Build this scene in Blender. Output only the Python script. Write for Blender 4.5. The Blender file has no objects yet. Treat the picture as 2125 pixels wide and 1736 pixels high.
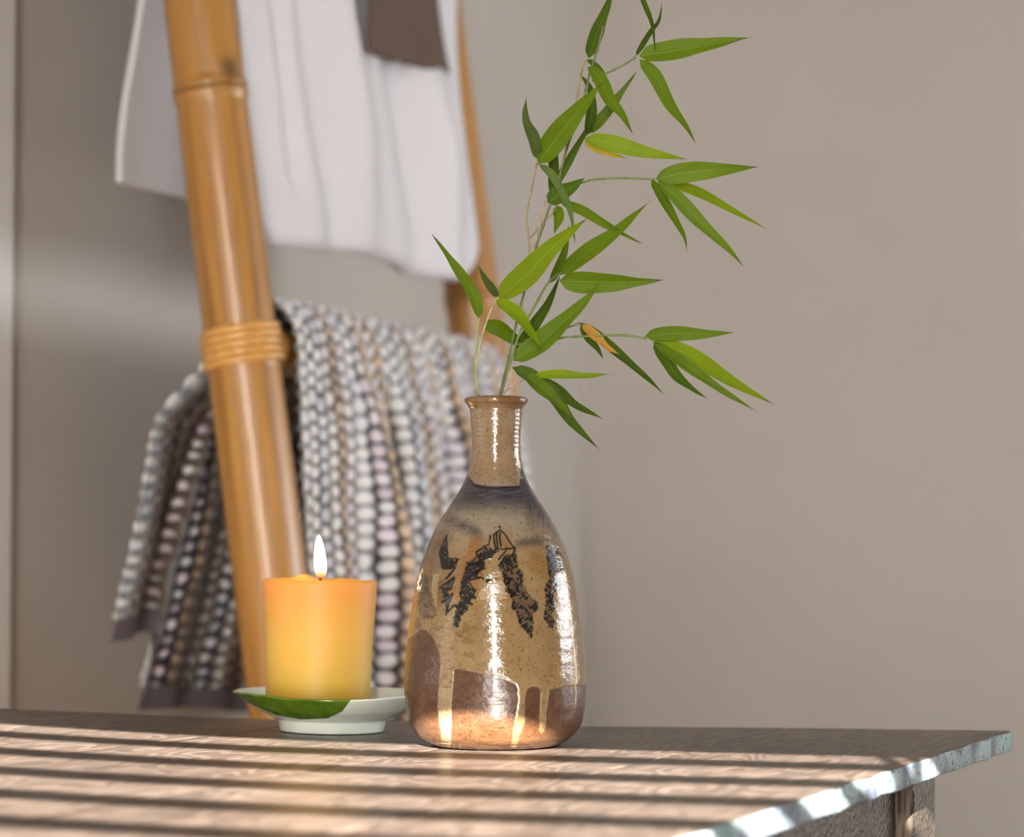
import bpy, bmesh, math, random
import numpy as np
from mathutils import Vector, Matrix
random.seed(7); np.random.seed(7)
sc = bpy.context.scene
COL = sc.collection

# ------------------------------------------------------------------ camera
F = 5500.0; H = 0.1326; TH = math.atan(237.0/F)          # focal in px of a 2125 px wide frame, eye above table top
CT, ST = math.cos(TH), math.sin(TH)
cam = bpy.data.cameras.new('camera'); camo = bpy.data.objects.new('camera', cam); COL.objects.link(camo)
camo.location = (0, 0, H); camo.rotation_euler = (math.pi/2+TH, 0, 0)
cam.sensor_fit = 'HORIZONTAL'; cam.sensor_width = 36; cam.lens = 36*F/2125
cam.clip_start = 0.05; cam.clip_end = 50
cam.dof.use_dof = True; cam.dof.focus_distance = 1.635; cam.dof.aperture_fstop = 6.5
sc.camera = camo

# ------------------------------------------------------------------ room frame
E1 = Vector((.951, -.309, 0)).normalized(); E2 = Vector((.309, .951, 0)).normalized()
CORNER = Vector((.109, 4.18, 0))
ROOM_W, ROOM_L = 2.6, 5.2
ZF, ZC = -.75, 1.75
def R(a, b, z): return CORNER + E1*a + E2*b + Vector((0, 0, z))

# ------------------------------------------------------------------ light
w = bpy.data.worlds.new('world'); sc.world = w; w.use_nodes = True
w.node_tree.nodes['Background'].inputs[0].default_value = (.75, .85, 1, 1)
w.node_tree.nodes['Background'].inputs[1].default_value = 1.0
SUN_T = .45                                               # tan of sun elevation
sun = bpy.data.lights.new('sun', 'SUN'); suno = bpy.data.objects.new('sun', sun); COL.objects.link(suno)
sun.energy = 44; sun.angle = math.radians(.16); sun.color = (1, .94, .87)
suno.rotation_euler = Vector((0.02, 1, -SUN_T)).to_track_quat('-Z', 'Y').to_euler()
suno.location = (0, -4, 3)
def area(name, loc, aim, sx, sy, e, c, spread=180):
    l = bpy.data.lights.new(name, 'AREA'); o = bpy.data.objects.new(name, l); COL.objects.link(o)
    l.shape = 'RECTANGLE'; l.size = sx; l.size_y = sy; l.energy = e; l.color = c; l.spread = math.radians(spread)
    o.location = loc; o.rotation_euler = (Vector(aim)-Vector(loc)).to_track_quat('-Z', 'Z').to_euler()
    return o
# daylight entering by the blind window behind the camera, and by the tall window on the right wall
area('daylight_front_window', R(1.34, -ROOM_L-.12, .55), R(.55, -1.2, .3), .30, 1.5, 27, (1, .96, .91), 120)
area('daylight_side_window', R(ROOM_W+.04, -.95, .45), R(0, -1.45, .40), .5, 2.1, 12.5, (.94, .97, 1), 125)
sc.view_settings.view_transform = 'Standard'; sc.view_settings.look = 'None'
sc.view_settings.gamma = 1; sc.view_settings.exposure = 0.50
sc.view_settings.use_curve_mapping = False

# ------------------------------------------------------------------ helpers
def ray(px, py, Y):
    dx = px-1062.5; dv = 868-py
    dy = F*CT-dv*ST; dz = F*ST+dv*CT
    k = Y/dy
    return Vector((dx*k, Y, H+dz*k))
def proj(x, y, z):
    zz = z-H
    dep = y*CT+zz*ST; up = -y*ST+zz*CT
    return 1062.5+F*x/dep, 868-F*up/dep
def warp(x):
    t = np.maximum(0, -np.asarray(x, float)-.03)
    return .086*t*t

def mat(name):
    m = bpy.data.materials.new(name); m.use_nodes = True
    nt = m.node_tree; b = nt.nodes['Principled BSDF']
    return m, nt, b
def N(nt, t, **kw):
    n = nt.nodes.new(t)
    for k, v in kw.items():
        if k.startswith('i_'):
            n.inputs[k[2:].replace('_', ' ')].default_value = v
        else: setattr(n, k, v)
    return n
def ramp(nt, fac, stops):
    r = N(nt, 'ShaderNodeValToRGB'); nt.links.new(fac, r.inputs[0])
    e = r.color_ramp.elements
    while len(e) < len(stops): e.new(.5)
    for i, (p, c) in enumerate(stops):
        e[i].position = p; e[i].color = (*c, 1) if len(c) == 3 else c
    return r.outputs[0]
def mix(nt, fac, a, b, mode='MIX'):
    m = N(nt, 'ShaderNodeMix', data_type='RGBA', blend_type=mode)
    for s, v in ((0, fac), (6, a), (7, b)):
        if hasattr(v, 'is_output') or isinstance(v, bpy.types.NodeSocket): nt.links.new(v, m.inputs[s])
        else: m.inputs[s].default_value = v if s == 0 else (*v, 1)
    return m.outputs[2]
def noise(nt, vec, scale, detail=4, rough=.55, dist=0):
    n = N(nt, 'ShaderNodeTexNoise'); n.inputs['Scale'].default_value = scale
    n.inputs['Detail'].default_value = detail; n.inputs['Roughness'].default_value = rough
    n.inputs['Distortion'].default_value = dist
    if vec is not None: nt.links.new(vec, n.inputs['Vector'])
    return n.outputs[0]
def mapping(nt, src, scale=(1, 1, 1), rot=(0, 0, 0)):
    m = N(nt, 'ShaderNodeMapping'); m.inputs['Scale'].default_value = scale; m.inputs['Rotation'].default_value = rot
    nt.links.new(src, m.inputs[0]); return m.outputs[0]
def bump(nt, b, h, dist, strength=1, normal=None):
    bp = N(nt, 'ShaderNodeBump'); bp.inputs['Distance'].default_value = dist; bp.inputs['Strength'].default_value = strength
    nt.links.new(h, bp.inputs['Height'])
    nt.links.new(bp.outputs[0], b.inputs['Normal']); return bp
def coord(nt, k='Object'): return N(nt, 'ShaderNodeTexCoord').outputs[k]

def tag(o, label=None, cat=None, group=None, kind=None):
    if label: o['label'] = label
    if cat: o['category'] = cat
    if group: o['group'] = group
    if kind: o['kind'] = kind
    return o
def empty(name, loc, label=None, cat=None, group=None):
    o = bpy.data.objects.new(name, None); COL.objects.link(o); o.location = loc; o.empty_display_size = .02
    return tag(o, label, cat, group)
def link(name, me, mats, parent=None, smooth=True):
    o = bpy.data.objects.new(name, me); COL.objects.link(o)
    for m in (mats if isinstance(mats, (list, tuple)) else [mats]): me.materials.append(m)
    if smooth: me.shade_smooth()
    if parent is not None:
        o.parent = parent
        o.matrix_parent_inverse = Matrix.Translation(parent.location).inverted() if parent.rotation_euler.to_quaternion().angle == 0 else parent.matrix_basis.inverted()
    return o
def mesh(verts, faces, name='m', uvs=None):
    me = bpy.data.meshes.new(name)
    me.from_pydata([tuple(v) for v in verts], [], faces)
    if uvs is not None:
        ul = me.uv_layers.new(name='UVMap'); li = np.empty(len(me.loops), dtype=np.int32); me.loops.foreach_get('vertex_index', li)
        ul.data.foreach_set('uv', np.asarray(uvs, np.float32)[li].ravel())
    me.update(); return me
def grid_mesh(P, UV=None, wrap=False, name='m'):
    """P: (n, m, 3) array; quads between rows; wrap closes the second axis."""
    n, m = P.shape[:2]
    i = np.arange(n-1)[:, None]; j = np.arange(m if wrap else m-1)[None, :]
    j2 = (j+1) % m
    q = np.stack([i*m+j, i*m+j2, (i+1)*m+j2, (i+1)*m+j], -1).reshape(-1, 4).astype(np.int32)
    me = bpy.data.meshes.new(name)
    me.vertices.add(n*m); me.vertices.foreach_set('co', P.astype(np.float32).ravel())
    me.loops.add(q.size); me.loops.foreach_set('vertex_index', q.ravel())
    me.polygons.add(len(q)); me.polygons.foreach_set('loop_start', np.arange(0, q.size, 4, dtype=np.int32))
    if UV is not None:
        ul = me.uv_layers.new(name='UVMap'); ul.data.foreach_set('uv', UV.reshape(-1, 2)[q.ravel()].astype(np.float32).ravel())
    me.update(calc_edges=True); me.validate()
    return me
def vcol(me, name, arr):
    a = me.color_attributes.new(name, 'FLOAT_COLOR', 'POINT')
    c = np.ones((len(me.vertices), 4), np.float32); c[:, :3] = arr.reshape(-1, 3); a.data.foreach_set('color', c.ravel())
def vflt(me, name, arr):
    a = me.attributes.new(name, 'FLOAT', 'POINT'); a.data.foreach_set('value', arr.astype(np.float32).ravel())
def box(verts8): return verts8, [(0, 3, 2, 1), (4, 5, 6, 7), (0, 1, 5, 4), (1, 2, 6, 5), (2, 3, 7, 6), (3, 0, 4, 7)]
def prism(p0, du, dv, dw):
    p0, du, dv, dw = map(Vector, (p0, du, dv, dw))
    return mesh(*box([p0, p0+du, p0+du+dv, p0+dv, p0+dw, p0+du+dw, p0+du+dv+dw, p0+dv+dw]))
def bevel(o, wd, seg=2):
    m = o.modifiers.new('b', 'BEVEL'); m.width = wd; m.segments = seg; m.limit_method = 'ANGLE'; m.angle_limit = math.radians(40)
def frame(d):
    d = Vector(d).normalized(); a = Vector((0, 0, 1)) if abs(d.z) < .9 else Vector((1, 0, 0))
    x = d.cross(a).normalized(); return x, d.cross(x).normalized()
def tube(pts, radii, seg=10, caps=True, closed=False):
    pts = [Vector(p) for p in pts]; n = len(pts)
    if not hasattr(radii, '__len__'): radii = [radii]*n
    V = []; Fs = []; uv = []; L = 0; px = None
    for i, p in enumerate(pts):
        if closed: d = pts[(i+1) % n]-pts[i-1]
        else: d = pts[min(i+1, n-1)]-pts[max(i-1, 0)]
        d.normalize()
        if px is None: x, y = frame(d)
        else:
            x = (px-d*px.dot(d)).normalized(); y = d.cross(x)
        px = x
        if i: L += (p-pts[i-1]).length
        for k in range(seg+1):
            a = 2*math.pi*(k % seg)/seg
            if k < seg: V.append(p+(x*math.cos(a)+y*math.sin(a))*radii[i]); uv.append((k/seg, L))
    m = n if closed else n-1
    for i in range(m):
        i2 = (i+1) % n
        for k in range(seg): Fs.append((i*seg+k, i*seg+(k+1) % seg, i2*seg+(k+1) % seg, i2*seg+k))
    if caps and not closed:
        Fs.append(tuple(range(seg-1, -1, -1))); Fs.append(tuple((n-1)*seg+k for k in range(seg)))
    return mesh(V, Fs, uvs=uv)
def catmull(P, n):
    P = [np.array(p, float) for p in P]; P = [2*P[0]-P[1]]+P+[2*P[-1]-P[-2]]; out = []
    m = len(P)-3
    for k in range(n):
        t = k/(n-1)*m; i = min(int(t), m-1); t -= i
        a, b, c, d = P[i:i+4]
        out.append(.5*((2*b)+(-a+c)*t+(2*a-5*b+4*c-d)*t*t+(-a+3*b-3*c+d)*t**3))
    return out

# ------------------------------------------------------------------ materials
def plaster(name, c):
    m, nt, b = mat(name); o = coord(nt)
    n = noise(nt, o, 3, 3); nt.links.new(ramp(nt, n, [(.3, tuple(x*.96 for x in c)), (.7, tuple(min(1, x*1.03) for x in c))]), b.inputs['Base Color'])
    b.inputs['Roughness'].default_value = .75; bump(nt, b, noise(nt, o, 160, 3), .0006); return m
M_wall = plaster('wall_paint', (.50, .460, .416))
M_ceil = plaster('ceiling_paint', (.62, .60, .57))
M_trim, nt, b = mat('white_trim_paint'); b.inputs['Base Color'].default_value = (.72, .71, .69, 1); b.inputs['Roughness'].default_value = .4
bump(nt, b, noise(nt, coord(nt), 60), .0004)
M_floor, nt, b = mat('floor_wood'); o = mapping(nt, coord(nt), (2, 14, 1), (0, 0, .31)); n = noise(nt, o, 3, 6)
nt.links.new(ramp(nt, n, [(.3, (.16, .10, .06)), (.7, (.26, .17, .10))]), b.inputs['Base Color']); b.inputs['Roughness'].default_value = .4
M_slat, nt, b = mat('blind_white'); b.inputs['Base Color'].default_value = (.75, .72, .66, 1); b.inputs['Roughness'].default_value = .45

# table wood: grain runs along the planks
def table_wood(name, dark=1.0):
    m, nt, b = mat(name)
    uv = coord(nt, 'UV')
    oi = N(nt, 'ShaderNodeObjectInfo')
    add = N(nt, 'ShaderNodeVectorMath', operation='ADD'); nt.links.new(uv, add.inputs[0])
    cmb = N(nt, 'ShaderNodeCombineXYZ'); nt.links.new(oi.outputs['Random'], cmb.inputs[0]); nt.links.new(oi.outputs['Random'], cmb.inputs[1])
    nt.links.new(cmb.outputs[0], add.inputs[1]); v = add.outputs[0]
    g0 = mapping(nt, v, (10, 2.6, 1)); warpn = noise(nt, g0, 1.6, 2)
    wv = N(nt, 'ShaderNodeMath', operation='MULTIPLY'); nt.links.new(warpn, wv.inputs[0]); wv.inputs[1].default_value = 120
    fr = N(nt, 'ShaderNodeMath', operation='SINE'); nt.links.new(wv.outputs[0], fr.inputs[0])
    ring = ramp(nt, fr.outputs[0], [(.0, (.0, .0, .0)), (.06, (.15, .15, .15)), (.16, (.9, .9, .9)), (1, (1, 1, 1))])
    fine = noise(nt, mapping(nt, v, (420, 16, 1)), 1, 4, .65)
    blot = noise(nt, mapping(nt, v, (14, 5, 1)), 1, 4)
    base = ramp(nt, blot, [(.25, (.090, .064, .048)), (.5, (.145, .108, .085)), (.8, (.215, .168, .138))])
    c1 = mix(nt, .36, base, ring, 'MULTIPLY')
    c2 = mix(nt, .8, c1, ramp(nt, fine, [(.35, (.45, .42, .4)), (.6, (1, 1, 1))]), 'MULTIPLY')
    nt.links.new(c2, b.inputs['Base Color'])
    r = ramp(nt, fine, [(.2, (.50,)*3), (.8, (.34,)*3)]); nt.links.new(r, b.inputs['Roughness'])
    hh = mix(nt, .5, ring, fine)
    bump(nt, b, hh, .0006, .8)
    b.inputs['Specular IOR Level'].default_value = .32; b.inputs['Coat Weight'].default_value = .10; b.inputs['Coat Roughness'].default_value = .2
    return m
M_wood = table_wood('worn_table_wood')
M_dark, nt, b = mat('dark_varnished_wood'); o = coord(nt)
vr = N(nt, 'ShaderNodeTexVoronoi'); vr.inputs['Scale'].default_value = 330; nt.links.new(o, vr.inputs['Vector'])
n = noise(nt, mapping(nt, o, (1, 1, .35)), 120, 5)
nt.links.new(ramp(nt, n, [(.3, (.022, .016, .012)), (.7, (.060, .045, .035))]), b.inputs['Base Color'])
b.inputs['Roughness'].default_value = .30; b.inputs['Specular IOR Level'].default_value = .22; bump(nt, b, mix(nt, .5, vr.outputs['Distance'], n), .0016, 1)
M_worn, nt, b = mat('worn_tan_wood'); n = noise(nt, mapping(nt, coord(nt), (1, 1, .12)), 260, 4, .6)
nt.links.new(ramp(nt, n, [(.40, (.02, .015, .01)), (.50, (.16, .12, .08)), (.7, (.24, .185, .125))]), b.inputs['Base Color']); b.inputs['Roughness'].default_value = .6
M_edge, nt, b = mat('chipped_sunlit_edge'); o = coord(nt)
n1 = noise(nt, o, 26, 3, .5); n2 = noise(nt, mapping(nt, o, (1, 1, .8)), 300, 5, .7); n3 = noise(nt, o, 13, 2)
pal = ramp(nt, n1, [(.36, (.13, .15, .19)), (.50, (.27, .33, .38)), (.58, (.42, .54, .56)), (.72, (.22, .44, .46))])  # cyan patches are sunlight put into the edge colour; dark chips are wear
c = mix(nt, ramp(nt, n2, [(.38, (1, 1, 1)), (.44, (0, 0, 0))]), pal, (.03, .03, .04))
nt.links.new(c, b.inputs['Base Color']); b.inputs['Roughness'].default_value = .5; b.inputs['Specular IOR Level'].default_value = .2; bump(nt, b, n2, .0025, 1)

def bamboo_mat(name, c1, c2, c3):
    m, nt, b = mat(name); uv = coord(nt, 'UV')
    n = noise(nt, mapping(nt, uv, (7, 2.2, 1)), 1.5, 5); f = noise(nt, mapping(nt, uv, (60, 3, 1)), 1.5, 3)
    base = ramp(nt, n, [(.25, c1), (.5, c2), (.75, c3)])
    c = mix(nt, .35, base, ramp(nt, f, [(.3, (.6, .52, .4)), (.65, (1, 1, 1))]), 'MULTIPLY')
    at = N(nt, 'ShaderNodeAttribute', attribute_name='node_mark')
    c = mix(nt, at.outputs['Fac'], c, (.13, .06, .015))
    nt.links.new(c, b.inputs['Base Color']); b.inputs['Roughness'].default_value = .30
    b.inputs['Coat Weight'].default_value = .2; b.inputs['Coat Roughness'].default_value = .15
    bump(nt, b, f, .0004); return m
M_bamboo = bamboo_mat('golden_bamboo', (.22, .095, .016), (.39, .185, .036), (.50, .26, .066))
M_rattan, nt, b = mat('rattan_binding'); f = noise(nt, coord(nt), 90, 4)
nt.links.new(ramp(nt, f, [(.3, (.52, .26, .06)), (.7, (.66, .36, .11))]), b.inputs['Base Color']); b.inputs['Roughness'].default_value = .3

def cloth_light(nt, b, col, f):
    tr = N(nt, 'ShaderNodeBsdfTranslucent'); ms = N(nt, 'ShaderNodeMixShader'); ms.inputs[0].default_value = f
    if isinstance(col, tuple): tr.inputs[0].default_value = (*col, 1)
    else: nt.links.new(col, tr.inputs[0])
    nt.links.new(b.outputs[0], ms.inputs[1]); nt.links.new(tr.outputs[0], ms.inputs[2]); nt.links.new(ms.outputs[0], nt.nodes['Material Output'].inputs[0])
M_towel, nt, b = mat('white_terry'); o = coord(nt); cloth_light(nt, b, (.9, .88, .9), .35)
b.inputs['Base Color'].default_value = (.86, .85, .88, 1); b.inputs['Roughness'].default_value = .95
b.inputs['Sheen Weight'].default_value = .3
bump(nt, b, noise(nt, o, 420, 3), .0015, .8)
M_brown, nt, b = mat('brown_cloth'); o = coord(nt); n = noise(nt, o, 300, 3)
nt.links.new(ramp(nt, n, [(.3, (.075, .048, .036)), (.7, (.13, .085, .065))]), b.inputs['Base Color']); b.inputs['Roughness'].default_value = .9
bump(nt, b, n, .0012)
M_knit, nt, b = mat('striped_wool_knit'); cloth_light(nt, b, (.4, .37, .36), .12); a = N(nt, 'ShaderNodeAttribute', attribute_name='yarn')
n = noise(nt, coord(nt), 700, 3); c = mix(nt, .35, a.outputs['Color'], ramp(nt, n, [(.3, (.5, .5, .5)), (.7, (1, 1, 1))]), 'MULTIPLY')
nt.links.new(c, b.inputs['Base Color']); b.inputs['Roughness'].default_value = .95; b.inputs['Sheen Weight'].default_value = .15
bump(nt, b, n, .001)

M_vase, nt, b = mat('salt_glazed_stoneware'); a = N(nt, 'ShaderNodeAttribute', attribute_name='glaze'); ba = N(nt, 'ShaderNodeAttribute', attribute_name='bare')
o = coord(nt)
sp = noise(nt, o, 620, 2, .6); spk = ramp(nt, sp, [(.30, (.22, .15, .10)), (.41, (1, 1, 1))])
bl = noise(nt, o, 60, 4, .6); blo = ramp(nt, bl, [(.35, (.82, .74, .62)), (.6, (1.0, 1.0, 1.0))])
c = mix(nt, .75, mix(nt, .8, a.outputs['Color'], blo, 'MULTIPLY'), spk, 'MULTIPLY')
nt.links.new(c, b.inputs['Base Color'])
rr = ramp(nt, ba.outputs['Fac'], [(0, (.09,)*3), (1, (.34,)*3)]); nt.links.new(rr, b.inputs['Roughness'])
b.inputs['Specular IOR Level'].default_value = .5
b.inputs['Coat Weight'].default_value = .35; b.inputs['Coat Roughness'].default_value = .03
h1 = noise(nt, mapping(nt, o, (1, 1, 1.7)), 120, 3, .5); h2 = noise(nt, o, 700, 3)
bump(nt, b, mix(nt, .12, h1, h2), .0010, .85)

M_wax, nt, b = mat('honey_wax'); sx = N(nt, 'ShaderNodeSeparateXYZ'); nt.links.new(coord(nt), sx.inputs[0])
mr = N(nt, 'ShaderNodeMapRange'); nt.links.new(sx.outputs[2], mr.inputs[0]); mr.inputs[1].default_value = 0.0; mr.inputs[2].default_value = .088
nt.links.new(ramp(nt, mr.outputs[0], [(0, (.30, .17, .004)), (.09, (.40, .24, .012)), (.26, (.60, .385, .065)), (.6, (.68, .39, .075)), (1, (.72, .32, .07))]), b.inputs['Base Color'])  # flame glow painted orange towards the top; base darkened against table bounce
b.inputs['Roughness'].default_value = .48; b.inputs['Specular IOR Level'].default_value = .35; b.inputs['Subsurface Weight'].default_value = .45
b.inputs['Subsurface Radius'].default_value = (1, .42, .1); b.inputs['Subsurface Scale'].default_value = .03
bump(nt, b, noise(nt, mapping(nt, coord(nt), (30, 30, 900)), 1, 3), .0003, .6)
M_wick, nt, b = mat('burnt_wick'); b.inputs['Base Color'].default_value = (.02, .015, .01, 1); b.inputs['Roughness'].default_value = .9
M_flame, nt, b = mat('flame')
for x in list(nt.nodes):
    if x.type == 'BSDF_PRINCIPLED': nt.nodes.remove(x)
em = N(nt, 'ShaderNodeEmission'); sx = N(nt, 'ShaderNodeSeparateXYZ'); nt.links.new(coord(nt), sx.inputs[0])
mr = N(nt, 'ShaderNodeMapRange'); nt.links.new(sx.outputs[2], mr.inputs[0]); mr.inputs[1].default_value = 0; mr.inputs[2].default_value = .029
nt.links.new(ramp(nt, mr.outputs[0], [(0, (.9, .25, .05)), (.16, (1, .55, .25)), (.35, (1, .80, .50)), (1, (1, .72, .35))]), em.inputs[0])
nt.links.new(ramp(nt, mr.outputs[0], [(0, (.05,)*3), (.14, (.16,)*3), (.35, (1,)*3), (1, (.8,)*3)]), N(nt, 'ShaderNodeMath', operation='MULTIPLY', name='mul').inputs[0])
nt.nodes['mul'].inputs[1].default_value = 9; nt.links.new(nt.nodes['mul'].outputs[0], em.inputs[1])
nt.links.new(em.outputs[0], nt.nodes['Material Output'].inputs[0])
M_porc, nt, b = mat('porcelain'); b.inputs['Base Color'].default_value = (.66, .70, .62, 1); b.inputs['Roughness'].default_value = .12
b.inputs['Subsurface Weight'].default_value = .1; b.inputs['Subsurface Scale'].default_value = .004
pa = N(nt, 'ShaderNodeAttribute', attribute_name='leaf_paint'); n = noise(nt, coord(nt), 90, 3)
gr = ramp(nt, n, [(.3, (.055, .115, .006)), (.7, (.11, .19, .012))])
nt.links.new(mix(nt, pa.outputs['Fac'], (.66, .70, .62), gr), b.inputs['Base Color'])

def leaf_mat():
    m, nt, b = mat('bamboo_leaf')
    uv = coord(nt, 'UV'); s = N(nt, 'ShaderNodeSeparateXYZ'); nt.links.new(uv, s.inputs[0])
    oi = N(nt, 'ShaderNodeObjectInfo')
    v = N(nt, 'ShaderNodeMath', operation='SINE'); mu = N(nt, 'ShaderNodeMath', operation='MULTIPLY'); mu.inputs[1].default_value = 62
    nt.links.new(s.outputs[0], mu.inputs[0]); nt.links.new(mu.outputs[0], v.inputs[0])
    veins = ramp(nt, v.outputs[0], [(0, (.72, .76, .6)), (.6, (1, 1, 1))])
    c = mix(nt, .5, oi.outputs['Color'], veins, 'MULTIPLY')
    n = noise(nt, coord(nt), 70, 3); c = mix(nt, .4, c, ramp(nt, n, [(.35, (.7, .72, .6)), (.65, (1.0, 1.0, 1.0))]), 'MULTIPLY')
    # pale midrib
    d = N(nt, 'ShaderNodeMath', operation='SUBTRACT'); nt.links.new(s.outputs[0], d.inputs[0]); d.inputs[1].default_value = .5
    ab = N(nt, 'ShaderNodeMath', operation='ABSOLUTE'); nt.links.new(d.outputs[0], ab.inputs[0])
    c = mix(nt, ramp(nt, ab.outputs[0], [(.008, (.28,)*3), (.025, (0,)*3)]), c, (.40, .50, .10))
    # withered tip
    c = mix(nt, ramp(nt, s.outputs[1], [(.925, (0,)*3), (.965, (1,)*3)]), c, (.10, .055, .035))
    nt.links.new(c, b.inputs['Base Color']); b.inputs['Roughness'].default_value = .5; b.inputs['Specular IOR Level'].default_value = .3
    bump(nt, b, v.outputs[0], .00012, .6)
    tr = N(nt, 'ShaderNodeBsdfTranslucent'); nt.links.new(c, tr.inputs[0]); ms = N(nt, 'ShaderNodeMixShader'); ms.inputs[0].default_value = .38
    nt.links.new(b.outputs[0], ms.inputs[1]); nt.links.new(tr.outputs[0], ms.inputs[2])
    nt.links.new(ms.outputs[0], nt.nodes['Material Output'].inputs[0]); return m
M_leaf = leaf_mat()
M_stem, nt, b = mat('bamboo_twig'); oi = N(nt, 'ShaderNodeObjectInfo'); n = noise(nt, coord(nt), 160, 3)
nt.links.new(mix(nt, .6, oi.outputs['Color'], ramp(nt, n, [(.3, (.45, .4, .3)), (.6, (1, 1, 1))]), 'MULTIPLY'), b.inputs['Base Color']); b.inputs['Roughness'].default_value = .45

# ------------------------------------------------------------------ room shell
def wall(name, p0, du, dv, dw, m):
    o = link(name, prism(p0, du, dv, dw), m, smooth=False); o['kind'] = 'structure'; return o
hz = Vector((0, 0, ZC-ZF))
T = .12
wall('wall_left', R(-T, 0, ZF), E1*T, -E2*ROOM_L, hz, M_wall)
wall('wall_back', R(-T, 0, ZF), E1*(ROOM_W+2*T), E2*T, hz, M_wall)
wall('floor', R(-T, T, ZF-.1), E1*(ROOM_W+2*T), -E2*(ROOM_L+2*T), Vector((0, 0, .1)), M_floor)
wall('ceiling', R(-T, T, ZC), E1*(ROOM_W+2*T), -E2*(ROOM_L+2*T), Vector((0, 0, .1)), M_ceil)
def holed(name, org, ud, nd, L, a0, a1, z0, z1, m):
    """wall slab along ud with a rectangular opening"""
    bm = bmesh.new()
    for u0, u1, v0, v1 in ((0, a0, ZF, ZC), (a1, L, ZF, ZC), (a0, a1, ZF, z0), (a0, a1, z1, ZC)):
        vs, fs = box([org+ud*u+nd*n+Vector((0, 0, z)) for z in (v0, v1) for (u, n) in ((u0, 0), (u1, 0), (u1, T), (u0, T))])
        bv = [bm.verts.new(v) for v in vs]
        for f in fs: bm.faces.new([bv[k] for k in f])
    bmesh.ops.remove_doubles(bm, verts=bm.verts, dist=1e-5)
    me = bpy.data.meshes.new(name); bm.to_mesh(me); bm.free()
    o = link(name, me, m, smooth=False); o['kind'] = 'structure'; return o
BB = -ROOM_L                                           # window wall inner face
WA0, WA1 = .62, 1.90                                   # opening of the blind window along E1
y_at = lambda b, X: (b+.309*.109/1.0 - .309*X)/.951+4.18   # Y of the plane b at a given X
blind_b = BB-.03
YB = y_at(blind_b, 0)                                  # blind plane on X=0
Z_TOP = (1.648-YB)*SUN_T+.005
holed('wall_front', R(0, BB, 0), E1, -E2, ROOM_W, WA0, WA1, -.1, Z_TOP+.04, M_wall)
holed('wall_right', R(ROOM_W, 0, 0), -E2, E1, ROOM_L, .45, 1.45, -.65, 1.5, M_wall)
def rect_frame(name, org, ud, nd, a0, a1, z0, z1, t, dpt, bars):
    root = empty(name, org+ud*a0+Vector((0, 0, z0))); root['kind'] = 'structure'
    zz = Vector((0, 0, 1))
    def bar(u0, u1, v0, v1): 
        o = link('window_bar', prism(org+ud*u0+zz*v0, ud*(u1-u0), nd*dpt, zz*(v1-v0)), M_trim, root, False); bevel(o, .003)
    bar(a0, a0+t, z0, z1); bar(a1-t, a1, z0, z1); bar(a0+t, a1-t, z0, z0+t); bar(a0+t, a1-t, z1-t, z1)
    for u in bars: bar(u-t/3, u+t/3, z0+t, z1-t)
rect_frame('window_2', R(ROOM_W+.06, 0, 0), -E2, E1, .45, 1.45, -.65, 1.5, .045, .05, [])
wall('baseboard_back', R(0, -.015, ZF), E1*ROOM_W, E2*.015, Vector((0, 0, .09)), M_trim)
wall('baseboard_left', R(.0, -.015, ZF), E1*.015, -E2*1.75, Vector((0, 0, .09)), M_trim)
# white door casing at the far left of the view
wc = R(0, 0, 0)
tr = link('trim_1', prism(R(0, -1.868, ZF), -E2*.11, E1*.018, hz*.86), M_trim, smooth=False); tr['kind'] = 'structure'; bevel(tr, .004)

# venetian blind (out of frame; it stripes the sunlight on the table)
bo = R(0, blind_b, 0)
blind = empty('venetian_blind', R((WA0+WA1)/2, blind_b, Z_TOP), 'pale venetian blind with half open slats in the window facing the table', 'blind')
SL = .050; tilt = math.radians(6)
zz = Vector((0, 0, 1))
sd = (E2*math.cos(tilt)-zz*math.sin(tilt)); sn = (E2*math.sin(tilt)+zz*math.cos(tilt))
hr = link('head_rail', prism(R(WA0+.005, blind_b-.03, Z_TOP), E1*(WA1-WA0-.01), E2*.055, zz*.038), M_slat, blind, False)
sm = None
k = 0; slat_z = []
while True:
    z = (1.5555-.11*k-YB)*SUN_T
    if z < -.05: break
    slat_z.append(z); k += 1
V = []
for e in (0, 1):
    for t in (-1, -.5, 0, .5, 1): 
        V.append((E1*((WA1-WA0-.02)*e)+sd*(t*SL/2)+sn*(.004*(1-t*t)+.0012)))
    for t in (1, .5, 0, -.5, -1):
        V.append((E1*((WA1-WA0-.02)*e)+sd*(t*SL/2)+sn*(.004*(1-t*t)-.0012)))
Fc = [(i, (i+1) % 10, 10+(i+1) % 10, 10+i) for i in range(10)]+[tuple(range(9, -1, -1)), tuple(range(10, 20))]
slat_me = mesh(V, Fc); slat_me.materials.append(M_slat)
for z in slat_z:
    o = bpy.data.objects.new('slat', slat_me); COL.objects.link(o); o.parent = blind
    o.location = R(WA0+.01, blind_b, z)-blind.location
for X in (.17, -.47):
    a = (Vector((X, y_at(blind_b, X), 0))-CORNER).dot(E1)
    for off in (-.0275, .0275):
        link('ladder_tape', prism(R(a-.006, blind_b+off, -.08), E1*.012, E2*.0006, zz*(Z_TOP+.08)), M_slat, blind, False)

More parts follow.
